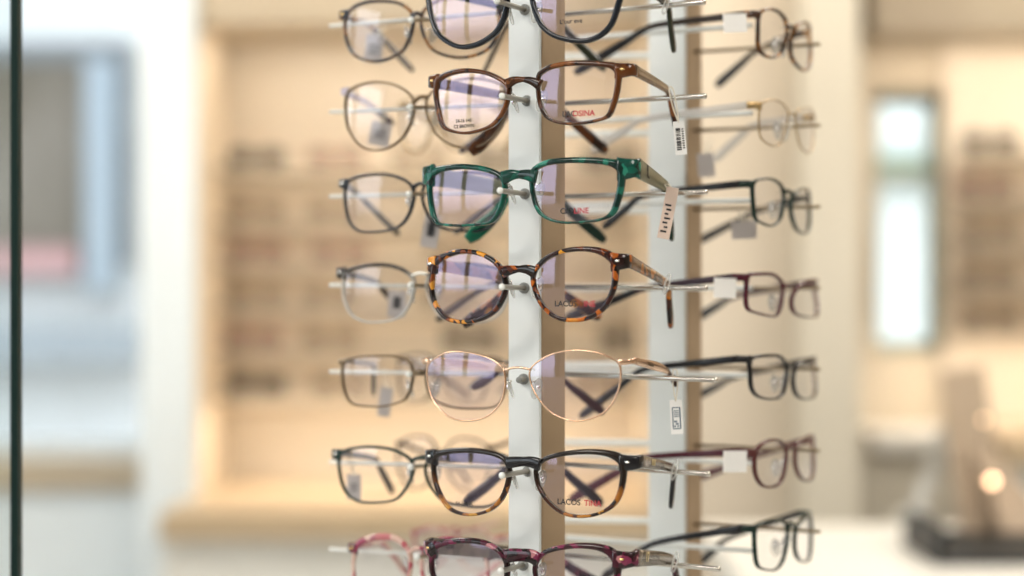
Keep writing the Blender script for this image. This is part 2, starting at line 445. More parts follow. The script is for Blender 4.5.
# hidden inner column that carries the left and the rear bars
prism_from([at(522, 288, 1.222) * V((1, 1, 0)) if False else V((0.004, 1.222, 0)), V((0.022, 1.214, 0)), V((0.034, 1.236, 0)), V((0.016, 1.244, 0))], 0.05, 1.95, 'core_post', M['white_post'], stand)
bm = bmesh.new()
tube(bm, [V((0.05, 1.24, 0)) - so, V((0.05, 1.24, 0.05)) - so], 0.24, 48); link('base', bm, M['white_post'], stand, smooth=False)
def rod(name, p, q, r, m, cap=None):
    bm = bmesh.new(); tube(bm, [sl(p), sl(p.lerp(q, .985)), sl(q)], r, 14, r2=None)
    o = link(name, bm, M[m], stand)
    return o
core = V((0.02, 1.228, 0))
RODR = [(14.5, 705, 2), (103.5, 706, 96), (196.5, 707, 192), (287, 707, 288), (374, 717, 380), (464, 710, 474), (555, 720, 569)]
for y0, x1, y1 in RODR:
    p, q = at(562, y0, 1.20), at(x1, y1, 1.15)
    p2 = p + (p - q).normalized() * 0.016
    rod('crossbar', p2, q, 0.00175, 'steel')
PEG = [(526, 10, 497, 1), (528, 101, 502, 96), (526, 194, 500, 190.5), (525, 288, 502, 287), (524, 379, 519, 380), (529, 471, 502, 475.5), (524, 565, 501, 571)]
for x0, y0, x1, y1 in PEG:
    p, q = at(x0, y0, 1.158), at(x1, y1, 1.088 if x1 < 510 else 1.13)
    o = rod('nose_peg', p, q, 0.0017, 'peg_steel')
    ax = (q - p).normalized()
    bm = bmesh.new(); tube(bm, [sl(p - ax * 0.006), sl(p + ax * 0.004)], 0.0036, 16); link('flange', bm, M['rubber'], o)
    bm = bmesh.new(); ball(bm, sl(q), (0.0021, 0.0021, 0.0021), None, 14); link('end_cap', bm, M['rubber'] if x1 > 510 else M['white_rod'], o)
RODL = [(26, 12), (112, 105), (196.5, 192), (285, 287), (371.7, 374), (462, 467.5), (549, 559)]
LPEG = [(411, 20, 441, 19), (410, 107, 440, 107), (409, 194, 440, 193.5), (411, 285, 440, 286), (409, 374, 440, 373), (411, 467, 432, 465), (417, 557, 440, 555)]
for (y0, y1), (x2, y2, x3, y3) in zip(RODL, LPEG):
    p, q = at(330, y0, 1.30), at(505, y1, 1.24)
    q2 = q + (q - p).normalized() * 0.02
    rod('crossbar', q2, p, 0.0014, 'white_rod')
    o = rod('nose_peg', at(x3, y3, 1.262), at(x2, y2, 1.222), 0.0014, 'bronze_rod')
    bm = bmesh.new(); ball(bm, sl(at(x2, y2, 1.222)), (0.0023, 0.0023, 0.0023), None, 12); link('end_cap', bm, M['white_rod'], o)
for r in range(1, 8):
    k = r - 4
    p, q = at(690, 288 + k * 78.6, 1.362), at(820, 288 + k * 81.3, 1.306)
    rod('nose_peg', p, q, 0.0013, 'bronze_rod')
    a, b = at(566, 288 + k * 83.0, 1.345), at(752, 288 + k * 87.6, 1.272)
    rod('crossbar', a, b, 0.0019, 'white_rod')
    a, b = at(552, 288 + k * 77.0, 1.40), at(660, 288 + k * 77.6, 1.372)
    rod('crossbar', a, b, 0.0026, 'white_rod')

# ------------------------------------------------------------------ front column
FG = 'front column of eyeglasses'
INK, RED, GOLD = M['ink'], M['ink_red'], M['ink_gold']
def two(s1, s2, dx=-0.006, dz=-0.0132, size=0.0050):
    return [('R', (dx, dz), [(s1, size, INK), (s2, size, RED)])]
rows = [
 dict(label='black rounded eyeglasses cut by the top edge, topmost on the front post', B=(517, -8, 1.118),
   L=[(430,0),(431,-13),(440,-24),(457,-29),(477,-28),(494,-22),(503,-12),(506,0),(504,15),(498,28),(490,36),(477,43),(463,45),(450,40),(438,28)],
   R=[(533,-8),(538,-20),(552,-30),(570,-36),(590,-36),(606,-30),(615,-20),(619,-8),(616,6),(610,23),(599,34),(584,39),(566,37),(551,31),(540,18)],
   th=(2.8,3.2,3.0,2.8), rim=M['blackblue'], temple=M['olive_black'], tipmat=M['olive_black'], left=[(557,22,.09),(605,70,.105)], right=[(668,6,.092),(674,52,.105)],
   bridge=[(505,-4),(512,-7),(520,-8),(528,-7),(535,-4)], lug=(4,6), rivet='silver', hts=(6,5,5,7), pr=[('R',(-.004,-.0135),[('L’our eve',.0040,INK)])]),
 dict(label='glossy brown tortoise rectangular eyeglasses with a barcode tag on the temple, above the green pair', B=(522, 81, 1.118),
   L=[(438.5,83.6),(443,79.5),(454,75),(469.4,73),(486.6,75),(500,81),(507,87.5),(507,94),(504.5,106.5),(499,117.5),(491.5,125),(479,130),(465.6,132),(452,129.4),(445,125),(441.4,114),(438,97)],
   R=[(539.5,78),(544,72.5),(553,68.5),(572,66),(593,66.4),(608,68),(614.5,72),(616,80),(614.5,94),(611.2,106),(607,115),(598,119),(582.5,122),(565.8,122.3),(553,119),(545.5,112.5),(540.5,98)],
   th=(2.6,3.0,1.7,2.2), rim=M['brown'], temple=M['brown_temple'], tipmat=M['brown'], left=[(557,108,.09),(607,151,.105)], right=[(668,92,.092),(682,150,.105)],
   bridge=[(507,84),(514,80.5),(523,79.5),(532,81),(540,85)], lug=(6.5,7.5), rivet='gold_rivet', hts=(7.5,6,5,8.5), spare=dict(k=[(507,108,.055),(497,126,.06),(470,153,.06)], h=[6, 7.0, 8, 9.5, 11, 11, 6.050000000000001], m=M['brown']),
   bh=(7,3,7), pr=two('LAC', 'OSINA')+[('L',(-.004,-.0125),[('54-16 145',.0032,INK)]),('L',(-.004,-.016),[('C2 BROWN',.0032,INK)])]),
 dict(label='emerald green rectangular eyeglasses with an olive metal temple and blush tag', B=(519, 173, 1.118),
   L=[(433,179),(436.5,175),(444.6,171.4),(463.7,169.4),(483,171.2),(496,175.5),(502.3,182),(502.5,194),(499,208.5),(493,219),(486,222.5),(463.7,224.4),(444.6,223.4),(438.6,221),(435,211),(432.3,192)],
   R=[(533.5,175),(538,169.5),(547,165.5),(565.8,163.5),(588.8,163.5),(608,165.5),(616,169.5),(618.5,176),(617.5,190),(614,204),(610,213),(602,218),(582.5,221),(561.7,221),(547,216),(539.5,208),(534.5,192)],
   th=(3.2,4.0,1.6,2.6), rim=M['green'], temple=M['olive_metal'], tipmat=M['darkgreen'], left=[(557,200,.09),(605,241,.105)], right=[(668,190,.092),(672,240,.105)],
   bridge=[(503,178),(511,175),(519,174.5),(528,175),(536,177)], lug=(6,11), rivet=None, hts=(13,9.5,6.5,8), spare=dict(k=[(507,197,.055),(494,216,.06),(467,240,.06)], h=[6, 7.5, 9, 10.5, 12, 12, 6.6000000000000005], m=M['brightgreen']),
   bh=(9,5,9), logo=('IL', .011, M['ink'], .22), pr=two('CIO', 'LINE')),
 dict(label='amber and black tortoiseshell round eyeglasses, middle of the front post', B=(518, 268, 1.118),
   L=[(437.5,265),(450,257),(465.6,253.5),(483,256.6),(496,265),(502.7,277.5),(503.6,288),(501,298),(494,309.6),(481,317.4),(464,320),(447,316),(437,303),(434,292),(434.5,277)],
   R=[(535,277.5),(540.6,266.5),(553,257),(572,252),(590.6,252),(603.7,256.6),(611.5,264.4),(613,274),(611,290),(603.7,305),(593,314),(578,318),(559,316),(545.5,305.5),(538,292)],
   th=(2.6,3.2,2.5,2.8), rim=M['tortoise'], temple=M['tortoise_temple'], tipmat=M['tortoise'], left=[(557,290,.09),(600,318,.105)], right=[(668,286,.092),(671,327,.105)],
   bridge=[(503,272),(510,270),(519,269),(528,269.5),(536,273)], lug=(5,9), rivet='silver', hts=(8.5,6.5,5,8), spare=dict(k=[(507,289,.055),(494,303,.06),(463,325,.06)], h=[6, 7.0, 8, 8.5, 9, 9, 4.95], m=M['tortoise']),
   bh=(8,4,8), pr=two('LACUS', 'INE')),
 dict(label='thin rose gold metal round eyeglasses with a white tag hanging on a thread', B=(517, 369, 1.118),
   L=[(427.5,367),(436,359),(450,353),(469,353),(487.5,357.5),(500,365),(504.7,374),(504.7,389),(500,404),(487.5,416),(470,420),(451.6,416.5),(437.5,404),(430,389)],
   R=[(530.6,371),(539,362),(556,354),(575,351),(594,352.5),(609,357.5),(618.7,364.5),(620,378),(617,393),(609,407),(597,416),(581,420),(565.6,418),(550,410),(537.5,395),(531.5,382)],
   th=(1.0,1.0,0.95,1.0), rim=M['rose_gold'], temple=M['rose_gold'], tipmat=M['maroon_tip'], left=[(557,376,.09),(604,413,.105)], right=[(668,372,.092),(677,384,.10)],
   bridge=[(505,370),(512,368),(520,367.5),(530,369.5)], lug=(6,3), rivet=None, hts=(4.5,6.2,3.5,7.5), tthick=1.3, flare=0, depth=.0022, bh=(1.5,1.5,1.5), logo=('FLORIANA', .0036, M['bronze'], .42),
   spare=dict(k=[(500,371,.055),(490,378,.06),(472,388,.06)], h=[3, 3.5, 4, 5.0, 6, 6, 3.3000000000000003], m=M['plum']), pr=[]),
 dict(label='black eyeglasses fading to amber tortoise along the lower rims, sixth down the front post', B=(521, 461, 1.118),
   L=[(436,460),(447,454.5),(469,452.5),(490.6,454.6),(503.7,460),(508,469),(507,483.5),(501,498.5),(489.6,509),(472,513),(454.7,509),(445,498.5),(437,480)],
   R=[(538.5,468),(547,460.5),(565.6,455.7),(587.5,454),(605,455.7),(616,461),(620.5,469.4),(619.5,486),(614,501),(602,510.6),(584,514.7),(565.6,512),(551,501.5),(541.6,488),(538,477)],
   th=(2.8,3.2,1.8,2.4), rim=M['two_tone'], temple=M['grey_temple'], tipmat=M['black'], left=[(557,466,.09),(602,504,.105)], right=[(674,470,.092),(671,507,.105)],
   bridge=[(507,463),(514,462),(523,461.5),(532,462),(540,465)], lug=(7,8), rivet='silver', hts=(8,6.5,4.5,7.5), spare=dict(k=[(506,468,.055),(492,482,.06),(464,503,.06)], h=[5, 6.0, 7, 7.5, 8, 8, 4.4], m=M['black']),
   bh=(8,6,8), logo=('8107', .0055, GOLD, .3), lugmat=M['black'], bmat=M['black'], pr=two('LACOS', 'TINA')+[('L',(-.005,-.0155),[('54-16 145',.0034,INK)])]),
 dict(label='burgundy marbled eyeglasses cut by the bottom edge, lowest on the front post', B=(521, 553, 1.118),
   L=[(436,552),(446,546),(464.5,543),(484,544.5),(498,551.7),(505,561.6),(506,574),(502,590),(490,603),(472,607),(454,603),(442,590),(434,570)],
   R=[(537.5,565),(547,554),(569,548.6),(590.6,548.6),(605,553),(613,562),(614.6,574),(611,592),(600,604),(582,609),(562,606),(546,594),(538,578)],
   th=(3.0,3.6,2.2,2.6), rim=M['maroon_black'], temple=M['grey_temple'], tipmat=M['maroon_black'], left=[(557,560,.09),(612,592,.105)], right=[(673,561,.092),(679,590,.105)],
   bridge=[(505,556),(513,555),(522,555),(531,556),(538,560)], lug=(8,9), rivet='gold_rivet', hts=(11,9,5.5,7.5), bh=(9,8,9), logo=('17', .0085, GOLD, .22), pr=[]),
]
for r in rows:
    eyeglasses(r['label'], FG, r['B'], -31, r['L'], r['R'], r['th'], r['rim'], r['temple'], r['left'], r['right'], r['bridge'],
               lug=r['lug'], tipmat=r.get('tipmat'), rivet=r['rivet'], hts=r['hts'], spare=r.get('spare'), bh=r.get('bh', (6, 4, 6)), tthick=r.get('tthick', 2.4),
               depth=r.get('depth', .0042), print_text=r['pr'], logo=r.get('logo'), lugmat=r.get('lugmat'), bmat=r.get('bmat'), flare=r.get('flare', 2.6))

# ------------------------------------------------------------------ left column
LG = 'left column of eyeglasses'
lrows = [
 dict(label='tortoise round eyeglasses with blue-grey upper rims, topmost at the left', B=(417, 15, 1.24),
   L=[(347.5,17),(355,8.6),(368,4),(383,3),(399,5),(409,11.5),(412,19),(411,30),(407,42),(400,52),(385,59),(371,60),(357,55),(350,45),(346.5,31)], th=(2.2,2.4,1.8,2.2), rim='bluehavana', temple='havana', tipmat='darkbrown',
   left=[(372,27,.07),(413,71,.085)], right=[(508,22,.06),(482,76,.085)], bridge=[(411,18),(417,13),(423,17)], lug=(5,6), rivet='gold_rivet'),
 dict(label='clear crystal round eyeglasses with fine grey rims, second down at the left', B=(420, 98, 1.24),
   L=[(347,96.5),(355,88.5),(368,84.5),(380,83.5),(396,86.5),(408,93.5),(413,101),(413,114),(409,126),(403,136.5),(391,146),(377,149.5),(363,146),(353.5,135.6),(347.5,121.5)], th=(1.5,1.5,1.3,1.4), rim='bronze', temple='lilac_clear', tipmat='plum',
   left=[(372,107,.07),(393,124,.085)], right=[(508,115,.06),(460,152,.085)], bridge=[(413,103),(420,97),(428,97)], lug=(5,5), rivet=None, lugmat='lilac_clear', rtip='blue_tip'),
 dict(label='dark navy rectangular eyeglasses, third down at the left beside the green pair', B=(418, 184, 1.24),
   L=[(347,186),(357,179),(372.5,176),(388,176),(403,180.5),(411,187),(413,196),(410.6,208),(404,221),(393,228.5),(375.6,231),(360,230),(351,222),(347,207)], th=(2.0,2.0,1.7,1.9), rim='blackblue', temple='blackblue', tipmat=None,
   left=[(366,202,.07),(399,235,.085)], right=[(508,192,.06),(455,233,.085)], bridge=[(412,189),(418,184),(425,184)], lug=(5,6), rivet='silver'),
 dict(label='browline eyeglasses with dark brow bars and silver lower rims at the left', B=(420, 276, 1.24),
   L=[(346,274),(357,270),(372.5,267),(388,267),(402,271),(410.6,277.5),(413.7,284),(412,295),(407,307.5),(400,316),(390,320),(372.5,321.6),(360,319),(351,312),(345,297),(344.5,282)], th=(2.6,1.6,1.2,1.4), rim='brow_silver', temple='darkbrown', tipmat=None,
   left=[(378,284,.07),(393,301,.085)], right=[(470,297,.06),(437,320,.085)], bridge=[(412,276),(420,273),(428,275)], lug=(6,7), rivet='silver', lugmat='darkbrown', bmat='silverwire', bh=(2.2,2.2,2.2)),
 dict(label='thin bronze wire rectangular eyeglasses, fifth down at the left', B=(419, 371, 1.24),
   L=[(343.6,368),(348,361),(363,357.6),(385,357),(402,358),(409,363),(412,372.5),(411,385),(407,396),(400.6,401),(385,405),(368,405),(354,403),(347.5,396),(344,383)], th=(1.5,1.5,1.4,1.4), rim='bronze', temple='bronze', tipmat='deepgreen',
   left=[(374,366,.05),(374,395,.075)], right=[(500,364,.06),(470,388,.085)], bridge=[(412,373),(419,370),(426,372)], lug=(4,3), rivet=None, bh=(1.5,1.5,1.5), hts=(3,3,3,4.5)),
 dict(label='deep green rectangular eyeglasses with a pale corner stud, sixth down at the left', B=(419, 458, 1.24),
   L=[(340.5,457),(349,451),(368,448),(388,449.5),(401,454),(409,459.6),(412,466.6),(410.6,478),(404,490),(396,498),(382,500.6),(363,500.6),(351,495),(344.5,485.5),(341,472)], th=(1.9,2.0,1.6,1.8), rim='deepgreen', temple='darkbrown', tipmat='black',
   left=[(376,460,.07),(393,493,.085)], right=[(508,468,.06),(480,490,.085)], bridge=[(411,461),(418,458),(427,458)], lug=(6,6.5), rivet='silver'),
 dict(label='pale pink speckled eyeglasses with a wine red corner, lowest at the left', B=(416, 549, 1.24),
   L=[(357,551),(366,543),(380,540),(395,541.5),(405,549),(409,558),(408,575),(400,591),(380,597),(362,592),(355,575)], th=(4.6,2.6,2.0,2.6), rim='pink', temple='pink', tipmat=None,
   left=[(385,545,.07),(408,575,.085)], right=[(508,556,.06),(470,585,.085)], bridge=[(409,553),(416,548),(424,549)], lug=(5,6), rivet='gold_rivet', lugmat='burgundy'),
]
for r in lrows:
    g = lambda k: M[r[k]] if r.get(k) else None
    eyeglasses(r['label'], LG, r['B'], -18, r['L'], None, r['th'], g('rim'), g('temple'), r['left'], r['right'], r['bridge'], wrap=8, flare=.6, lug=r['lug'], lugmat=g('lugmat'), bmat=g('bmat'),
               tipmat=g('tipmat'), rivet=r['rivet'], lens='lens_soft', bh=r.get('bh', (3, 2.6, 3)), depth=.0032, hts=r.get('hts', (4.8, 4.4, 4.2, 6.5)), tthick=2.2)

# ------------------------------------------------------------------ right column (faces right)
RG = 'right column of eyeglasses'
rrows = [
 dict(label='brown tortoise round eyeglasses facing right, topmost at the right with a white sticker', B=(790, 30, 1.30),
   L=[(760,14.6),(769,10.5),(779,14.5),(785,21.5),(786.5,29),(784.5,39),(780,50),(773,56.5),(765,55),(759.5,48),(758.5,33)], R=[(794,26),(800,24.4),(807,28),(810,37),(808,53),(804,65),(800,70),(794.5,66),(790.5,55),(790.5,39)],
   rim='havana', temple='darkbrown', tipmat='black', th=(2,2,1.6,1.8), left=[(648,28,.045),(575,73,.07)], right=[(752,54,.03),(716,86,.05)], rtip='havana', bridge=[(787,27),(790,26),(794,30)]),
 dict(label='fine wire round eyeglasses facing right with frosted white temples, second at the right', B=(792, 114, 1.30),
   L=[(760,106),(767,101),(777,102),(786,108.5),(788.4,115),(784.5,127),(780,140.5),(773,145.6),(765,142.5),(759.5,135),(758.5,119)], R=[(796,111.5),(804,108.6),(811,113),(813,125),(810,142),(805.5,151.5),(801,151.5),(797,143),(795,125)],
   rim='goldwire', temple='clear', tipmat='clear', th=(.9,.9,.9,.9), left=[(640,121,.045),(592,150,.07)], right=[(752,126,.03),(714,160,.05)], rtip='lilac_clear', bridge=[(788,114),(792,113),(796,116)], bh=(1.3,1.3,1.3)),
 dict(label='black oval eyeglasses facing right, third down at the right with a grey tag', B=(787, 193, 1.30),
   L=[(754,184),(763,180),(773,181.5),(781,187.5),(783.5,195),(781,211),(776.5,221),(769,225),(761,222.5),(755.5,218),(753.5,203)], R=[(792.5,194),(800,190),(806,193),(809,203),(807,218.6),(804.5,229),(800,233),(794.5,230),(791.5,220.5),(790.4,207)],
   rim='deepgreen', temple='black', tipmat=None, th=(1.6,2,1.3,1.7), left=[(640,197,.045),(603,228,.07)], right=[(745,217,.03),(697,242,.05)], bridge=[(784,192),(788,191),(792,194)]),
 dict(label='burgundy angular eyeglasses facing right, fourth down at the right', B=(787, 286, 1.30),
   L=[(747,278),(753,276),(767,276),(776,280),(782.5,286.5),(780,298.6),(774.5,314),(765,315),(753.5,312),(746.5,307.5),(745.5,293)], R=[(791,288),(796,283),(806,282),(814,285),(813,295),(808,311.5),(803.5,316),(794.5,316),(789,311.5),(788,299)],
   rim='burgundy', temple='plum', tipmat='black', th=(2.6,2.4,1.3,1.6), left=[(640,290,.045),(566,318,.07)], right=[(730,298,.03),(697,318,.05)], bridge=[(783,286),(787,285),(791,287)]),
 dict(label='black squarish eyeglasses facing right, fifth down at the right', B=(789, 366, 1.30),
   L=[(752,360),(765,357),(777,358),(785,365),(786.5,370),(784,384.5),(778.5,395),(769,398),(757.5,396),(752,388),(751,373)], R=[(793,366),(800,360),(811,359),(814,367),(811.5,384.5),(805.5,395),(796,398),(791.5,392),(790.5,377)],
   rim='black', temple='black', tipmat=None, th=(2.2,2.4,1.4,2), left=[(640,371,.045),(580,417,.07)], right=[(730,379,.03),(696,397,.05)], bridge=[(786,366),(789,365),(793,368)]),
 dict(label='wine brown rounded eyeglasses facing right, sixth down at the right with a white sticker', B=(790, 450, 1.30),
   L=[(758,448),(766,442),(777,442),(785,448.5),(785.5,458.6),(782,473.5),(776.5,483),(767,486),(759.5,483),(755,472),(755,457)], R=[(795.5,444),(804,437),(811,438),(813,447),(811.5,464.5),(807.5,475.5),(802,480),(796.5,476),(794,464.5),(794,453)],
   rim='winebrown', temple='burgundy', tipmat='burgundy', th=(2,2.2,1.5,1.8), left=[(640,459,.045),(570,500,.07)], right=[(735,464,.03),(695,478,.05)], bridge=[(786,449),(790,447),(795,449)]),
 dict(label='black rectangular eyeglasses facing right with a straight temple, lowest at the right', B=(790, 529, 1.30),
   L=[(755,531),(760,524.6),(773,521),(782,523.6),(787.5,531),(785,546),(780,561),(773,568.5),(763,568.5),(756.5,564),(754.5,548)], R=[(793.5,527),(800,518),(810,516),(808.5,528.5),(806.5,546),(803.5,557),(799,560.6),(794.5,559),(792,550),(792,536)],
   rim='deepgreen', temple='black', tipmat=None, th=(2.2,2.2,1.3,1.7), left=[(650,545,.045),(602,578,.07)], right=[(725,540,.03),(700,563,.05)], bridge=[(787,530),(790,524),(794,526)]),
]
for r in rrows:
    g = lambda k: M[r[k]] if r.get(k) else None
    eyeglasses(r['label'], RG, r['B'], 63.8, r['L'], r['R'], r['th'], g('rim'), g('temple'), r['left'], r['right'], r['bridge'], lug=(2.5, 5), tipmat=g('tipmat'), lens='lens_soft',
               bh=r.get('bh', (3, 2.6, 3)), depth=.0032, hts=(5.4, 4.6, 4.0, 7.2), tthick=2.2, barrel=False)

# ------------------------------------------------------------------ pairs on the far side of the tower
BG_ = 'eyeglasses on the far side of the tower'
pads_drop = 0.011
brow = [
 dict(label='dark wire eyeglasses on the far side, seen between the fifth left and front pairs', B=(440, 366, 1.47), L=[(399,372),(402,359),(412,355),(425,355),(433,361),(435,374),(432,390),(424,400),(412,402),(403,395)], rim='bronze', temple='plum', left=[(455,385,.05),(470,398,.06)], right=[(520,372,.05),(500,392,.06)]),
 dict(label='thin dark round eyeglasses on the far side, above the sixth left pair', B=(441, 452, 1.47), L=[(398,455),(403,442),(413,437.5),(425,438),(433,444),(435,458),(432,475),(424,486),(411,488),(402,476)], rim='darkbrown', temple='darkbrown', left=[(460,470,.05),(470,485,.06)], right=[(520,440,.05),(540,455,.06)]),
 dict(label='slim tan wire eyeglasses on the far side, under the tag of the clear pair', B=(436, 117, 1.47), L=[(402,114),(405,103),(414,99),(424,101),(431,110),(431,128),(426,143),(417,151),(408,148),(403,134)], rim='goldwire', temple='goldwire', left=[(455,140,.05),(470,152,.06)], right=[(520,125,.05),(505,150,.06)]),
 dict(label='pink and white eyeglasses on the far side, left of the lowest front pair', B=(452, 533, 1.47), L=[(415,540),(420,531),(430,527),(440,529),(447,537),(446,552),(440,563),(430,567),(420,561)], rim='pink', temple='pink', left=[(470,530,.05),(500,522,.06)], right=[(520,540,.05),(500,560,.06)]),
]
for r in brow:
    x, y, d = r['B']
    eyeglasses(r['label'], BG_, r['B'], -25, r['L'], None, (1.5, 1.5, 1.3, 1.4), M[r['rim']], M[r['temple']], r['left'], r['right'], [(x - 6, y + 3), (x, y - 1), (x + 7, y + 3)], lug=(3, 4),
               lens='lens_soft', bh=(2, 2, 2), depth=.003, hts=(4, 3.6, 3.4, 4.5), tthick=2, pads=False, barrel=False)

# ------------------------------------------------------------------ price tags
def price_tag(label, c, w, h, roll, yaw, card, knot, lines, group=None, style='lines', loop=False):
    """c: card centre (px, py, d); w, h in mm; knot: where the thread is tied"""
    c0 = at(*c); root = empty('price_tag', c0, label, 'price tag', group)
    u, n = tan_(yaw), nrm(yaw); a = math.radians(roll)
    x = u * math.cos(a) + ZUP * math.sin(a); y = -u * math.sin(a) + ZUP * math.cos(a)
    rot = Matrix((x, y, n)).transposed()
    bm = bmesh.new(); box(bm, (0, 0, 0), (w / 1000, h / 1000, 0.0005), rot)
    cd = link('card', bm, M[card], root, smooth=False)
    bm = bmesh.new()
    def bar(cx, cy, bw, bh):
        q = (x * cx + y * cy) / 1000 + n * 0.0004
        box(bm, q, (bw / 1000, bh / 1000, 0.0002), rot)
    if style == 'barcode':
        k = -h * .34
        while k < h * .30:
            t = random.choice((.5, .8, 1.1)); bar(-w * .12, k, w * .40, t); k += t + random.choice((.5, .8))
        for j in range(9): bar(w * .28, -h * .3 + j * h * .07, w * .16, h * .035)
    elif style == 'panel':
        for cx, cy, bw, bh in ((0, h * .28, w * .6, .5), (0, -h * .34, w * .6, .5), (-w * .3, -h * .03, .5, h * .62), (w * .3, -h * .03, .7, h * .62)): bar(cx, cy, bw, bh)
        for j in range(4): bar(0, h * .18 - j * h * .055, w * .42, h * .018)
        for i in range(3):
            for j in range(3):
                if (i * 2 + j) % 3 != 1: bar(-w * .16 + i * w * .13, -h * .13 - j * h * .07, w * .10, h * .05)
    elif style == 'text':
        for j in range(7): bar(-w * .1 + (j % 2) * w * .12, h * .15 - j * h * .085, w * .5 - (j % 3) * w * .1, h * .035)
    elif style == 'block':
        bar(0, h * .05, w * .42, h * .42)
    elif style == 'faint':
        for j in range(3): bar(0, h * .12 - j * h * .13, w * .5, h * .05)
    if len(bm.verts): link('print', bm, M['ink'] if style not in ('panel', 'text') else (M['ink_blue'] if style == 'panel' else M['ink']), cd, smooth=False)
    else: bm.free()
    if knot:
        bm = bmesh.new(); k = at(*knot) - c0; e = y * (h / 2000 - 0.001)
        s = u * 0.0013
        tube(bm, catmull([e, e.lerp(k, .5) + s, k + s + ZUP * .002, k - s + ZUP * .002, e.lerp(k, .5) - s, e], 5, False), 0.00045, 6)
        link('thread', bm, M['thread'], root)
    return root
TG = 'price tags on the front column'
price_tag('narrow white barcode tag on the brown tortoise pair', (680, 138, 1.155), 7.5, 22, 5, -10, 'card', (671, 92, 1.160), 0, TG, 'barcode')
price_tag('blush tag with small print on the green pair', (668, 213, 1.155), 8, 34, -11, -10, 'card_pink', (667, 188, 1.158), 0, TG, 'text')
price_tag('white tag with a blue framed panel on the rose gold pair', (676.5, 417, 1.165), 8, 22.5, 3, -8, 'card', (675, 374, 1.165), 0, TG, 'panel')
LT = 'price tags on the left column'
price_tag('grey film tag behind the topmost left pair', (374, 49, 1.32), 14, 21, -9, -12, 'card_film', (384, 30, 1.32), 0, LT, 'faint')
price_tag('grey film tag behind the clear crystal pair', (380, 134, 1.32), 16, 18, -12, -12, 'card_film', (386, 112, 1.32), 0, LT, 'faint')
price_tag('pale tag with dark block beside the navy pair', (431, 231, 1.30), 13, 25, -10, -12, 'card_film', (436, 207, 1.30), 0, LT, 'block')
price_tag('pale tag with dark block behind the browline pair', (397, 304, 1.32), 14, 21, -3, -12, 'card_film', (398, 286, 1.32), 0, LT, 'block')
price_tag('grey blank tag under the bronze wire pair', (385, 402, 1.33), 10, 22, -8, -12, 'card_film', (384, 372, 1.33), 0, LT, 'none')
price_tag('grey film tag behind the deep green pair', (354, 487, 1.30), 11, 18, 0, -12, 'card_film', (352, 460, 1.30), 0, LT, 'faint')
RT = 'price tags on the right column'
price_tag('white square sticker on the topmost right temple', (735, 23, 1.235), 17, 13, 3, 10, 'card', None, 0, RT, 'none')
price_tag('grey tag hanging below the black oval pair', (744, 230, 1.30), 19, 13, 3, 10, 'card_film', (740, 215, 1.30), 0, RT, 'none')
price_tag('white square sticker on the burgundy angular pair', (725, 288, 1.235), 16, 14, -2, 10, 'card', None, 0, RT, 'none')
price_tag('white square sticker on the wine brown pair', (735, 461.5, 1.235), 17, 15, -1, 10, 'card', None, 0, RT, 'none')
price_tag('pale tag hanging left of the wire pair temple', (706, 165, 1.33), 13, 18, 5, 10, 'card_film', (710, 145, 1.33), 0, RT, 'none')
# clear loops that fix each temple to its bar
for lab, x, y in (('clear plastic loop on the topmost front temple', 666, 5), ('clear plastic loop on the tortoiseshell temple', 667, 284),
                  ('clear plastic loop on the black and amber temple', 674.5, 470), ('clear plastic loop on the burgundy marbled temple', 675, 562)):
    o0 = at(x, y, 1.160); bm = bmesh.new()
    pts = [tan_(-31) * (0.0016 * math.sin(k)) + nrm(-31) * 0 + (NB * 0.0045 * math.cos(k) * 0.8) + ZUP * 0.0062 * math.cos(k) for k in [i * math.pi / 10 for i in range(20)]]
    tube(bm, pts, 0.0008, 7, closed=True)
    o = link('security_loop', bm, M['pad'], None); o.location = o0
    tag(o, lab, 'loop', 'security loops on the front column')

# ------------------------------------------------------------------ the shop around
def solid(name, x0, x1, y0, y1, z0, z1, m, parent=None, kind='structure', bev=0.0):
    bm = bmesh.new(); c = V(((x0 + x1) / 2, (y0 + y1) / 2, (z0 + z1) / 2))
    off = V((0, 0, 0))
    if parent is not None: off = parent.location
    box(bm, (c - off) if parent is not None else (0, 0, 0), (x1 - x0, y1 - y0, z1 - z0), None, bev)
    o = link(name, bm, m, parent, smooth=False)
    if parent is None:
        o.location = c
        if kind: o['kind'] = kind
    return o
W = lambda px, d: (px - 512) / F * d
Zp = lambda py, d: CZ - (py - 288) / F * d
m_wall = noisy('wall_paint_beige', (0.56, 0.49, 0.39), (0.60, 0.53, 0.43), 3, 0.8)
m_taupe = noisy('soffit_taupe', (0.47, 0.40, 0.31), (0.51, 0.44, 0.34), 2, 0.8)
m_cream = noisy('niche_cream', (0.60, 0.53, 0.44), (0.65, 0.58, 0.49), 2.5, 0.7)
m_pale = noisy('column_paint_white', (0.72, 0.79, 0.84), (0.78, 0.85, 0.90), 2, 0.7)
m_greybeige = noisy('pillar_grey_beige', (0.56, 0.52, 0.44), (0.60, 0.56, 0.48), 2, 0.75)
m_shelf = noisy('shelf_lacquer', (0.70, 0.60, 0.47), (0.74, 0.64, 0.51), 4, 0.4)
m_sheet = clear_mat('frosted_shelf', (0.80, 0.74, 0.64), 0.55, 0.3)
m_counter = noisy('counter_wood', (0.46, 0.36, 0.24), (0.52, 0.41, 0.28), 6, 0.45, stretch=(1, 4, 8))
m_white = noisy('white_laminate', (0.74, 0.73, 0.69), (0.78, 0.77, 0.73), 3, 0.35)
m_floor = noisy('floor_tile_pale', (0.62, 0.62, 0.60), (0.68, 0.68, 0.66), 2, 0.3)
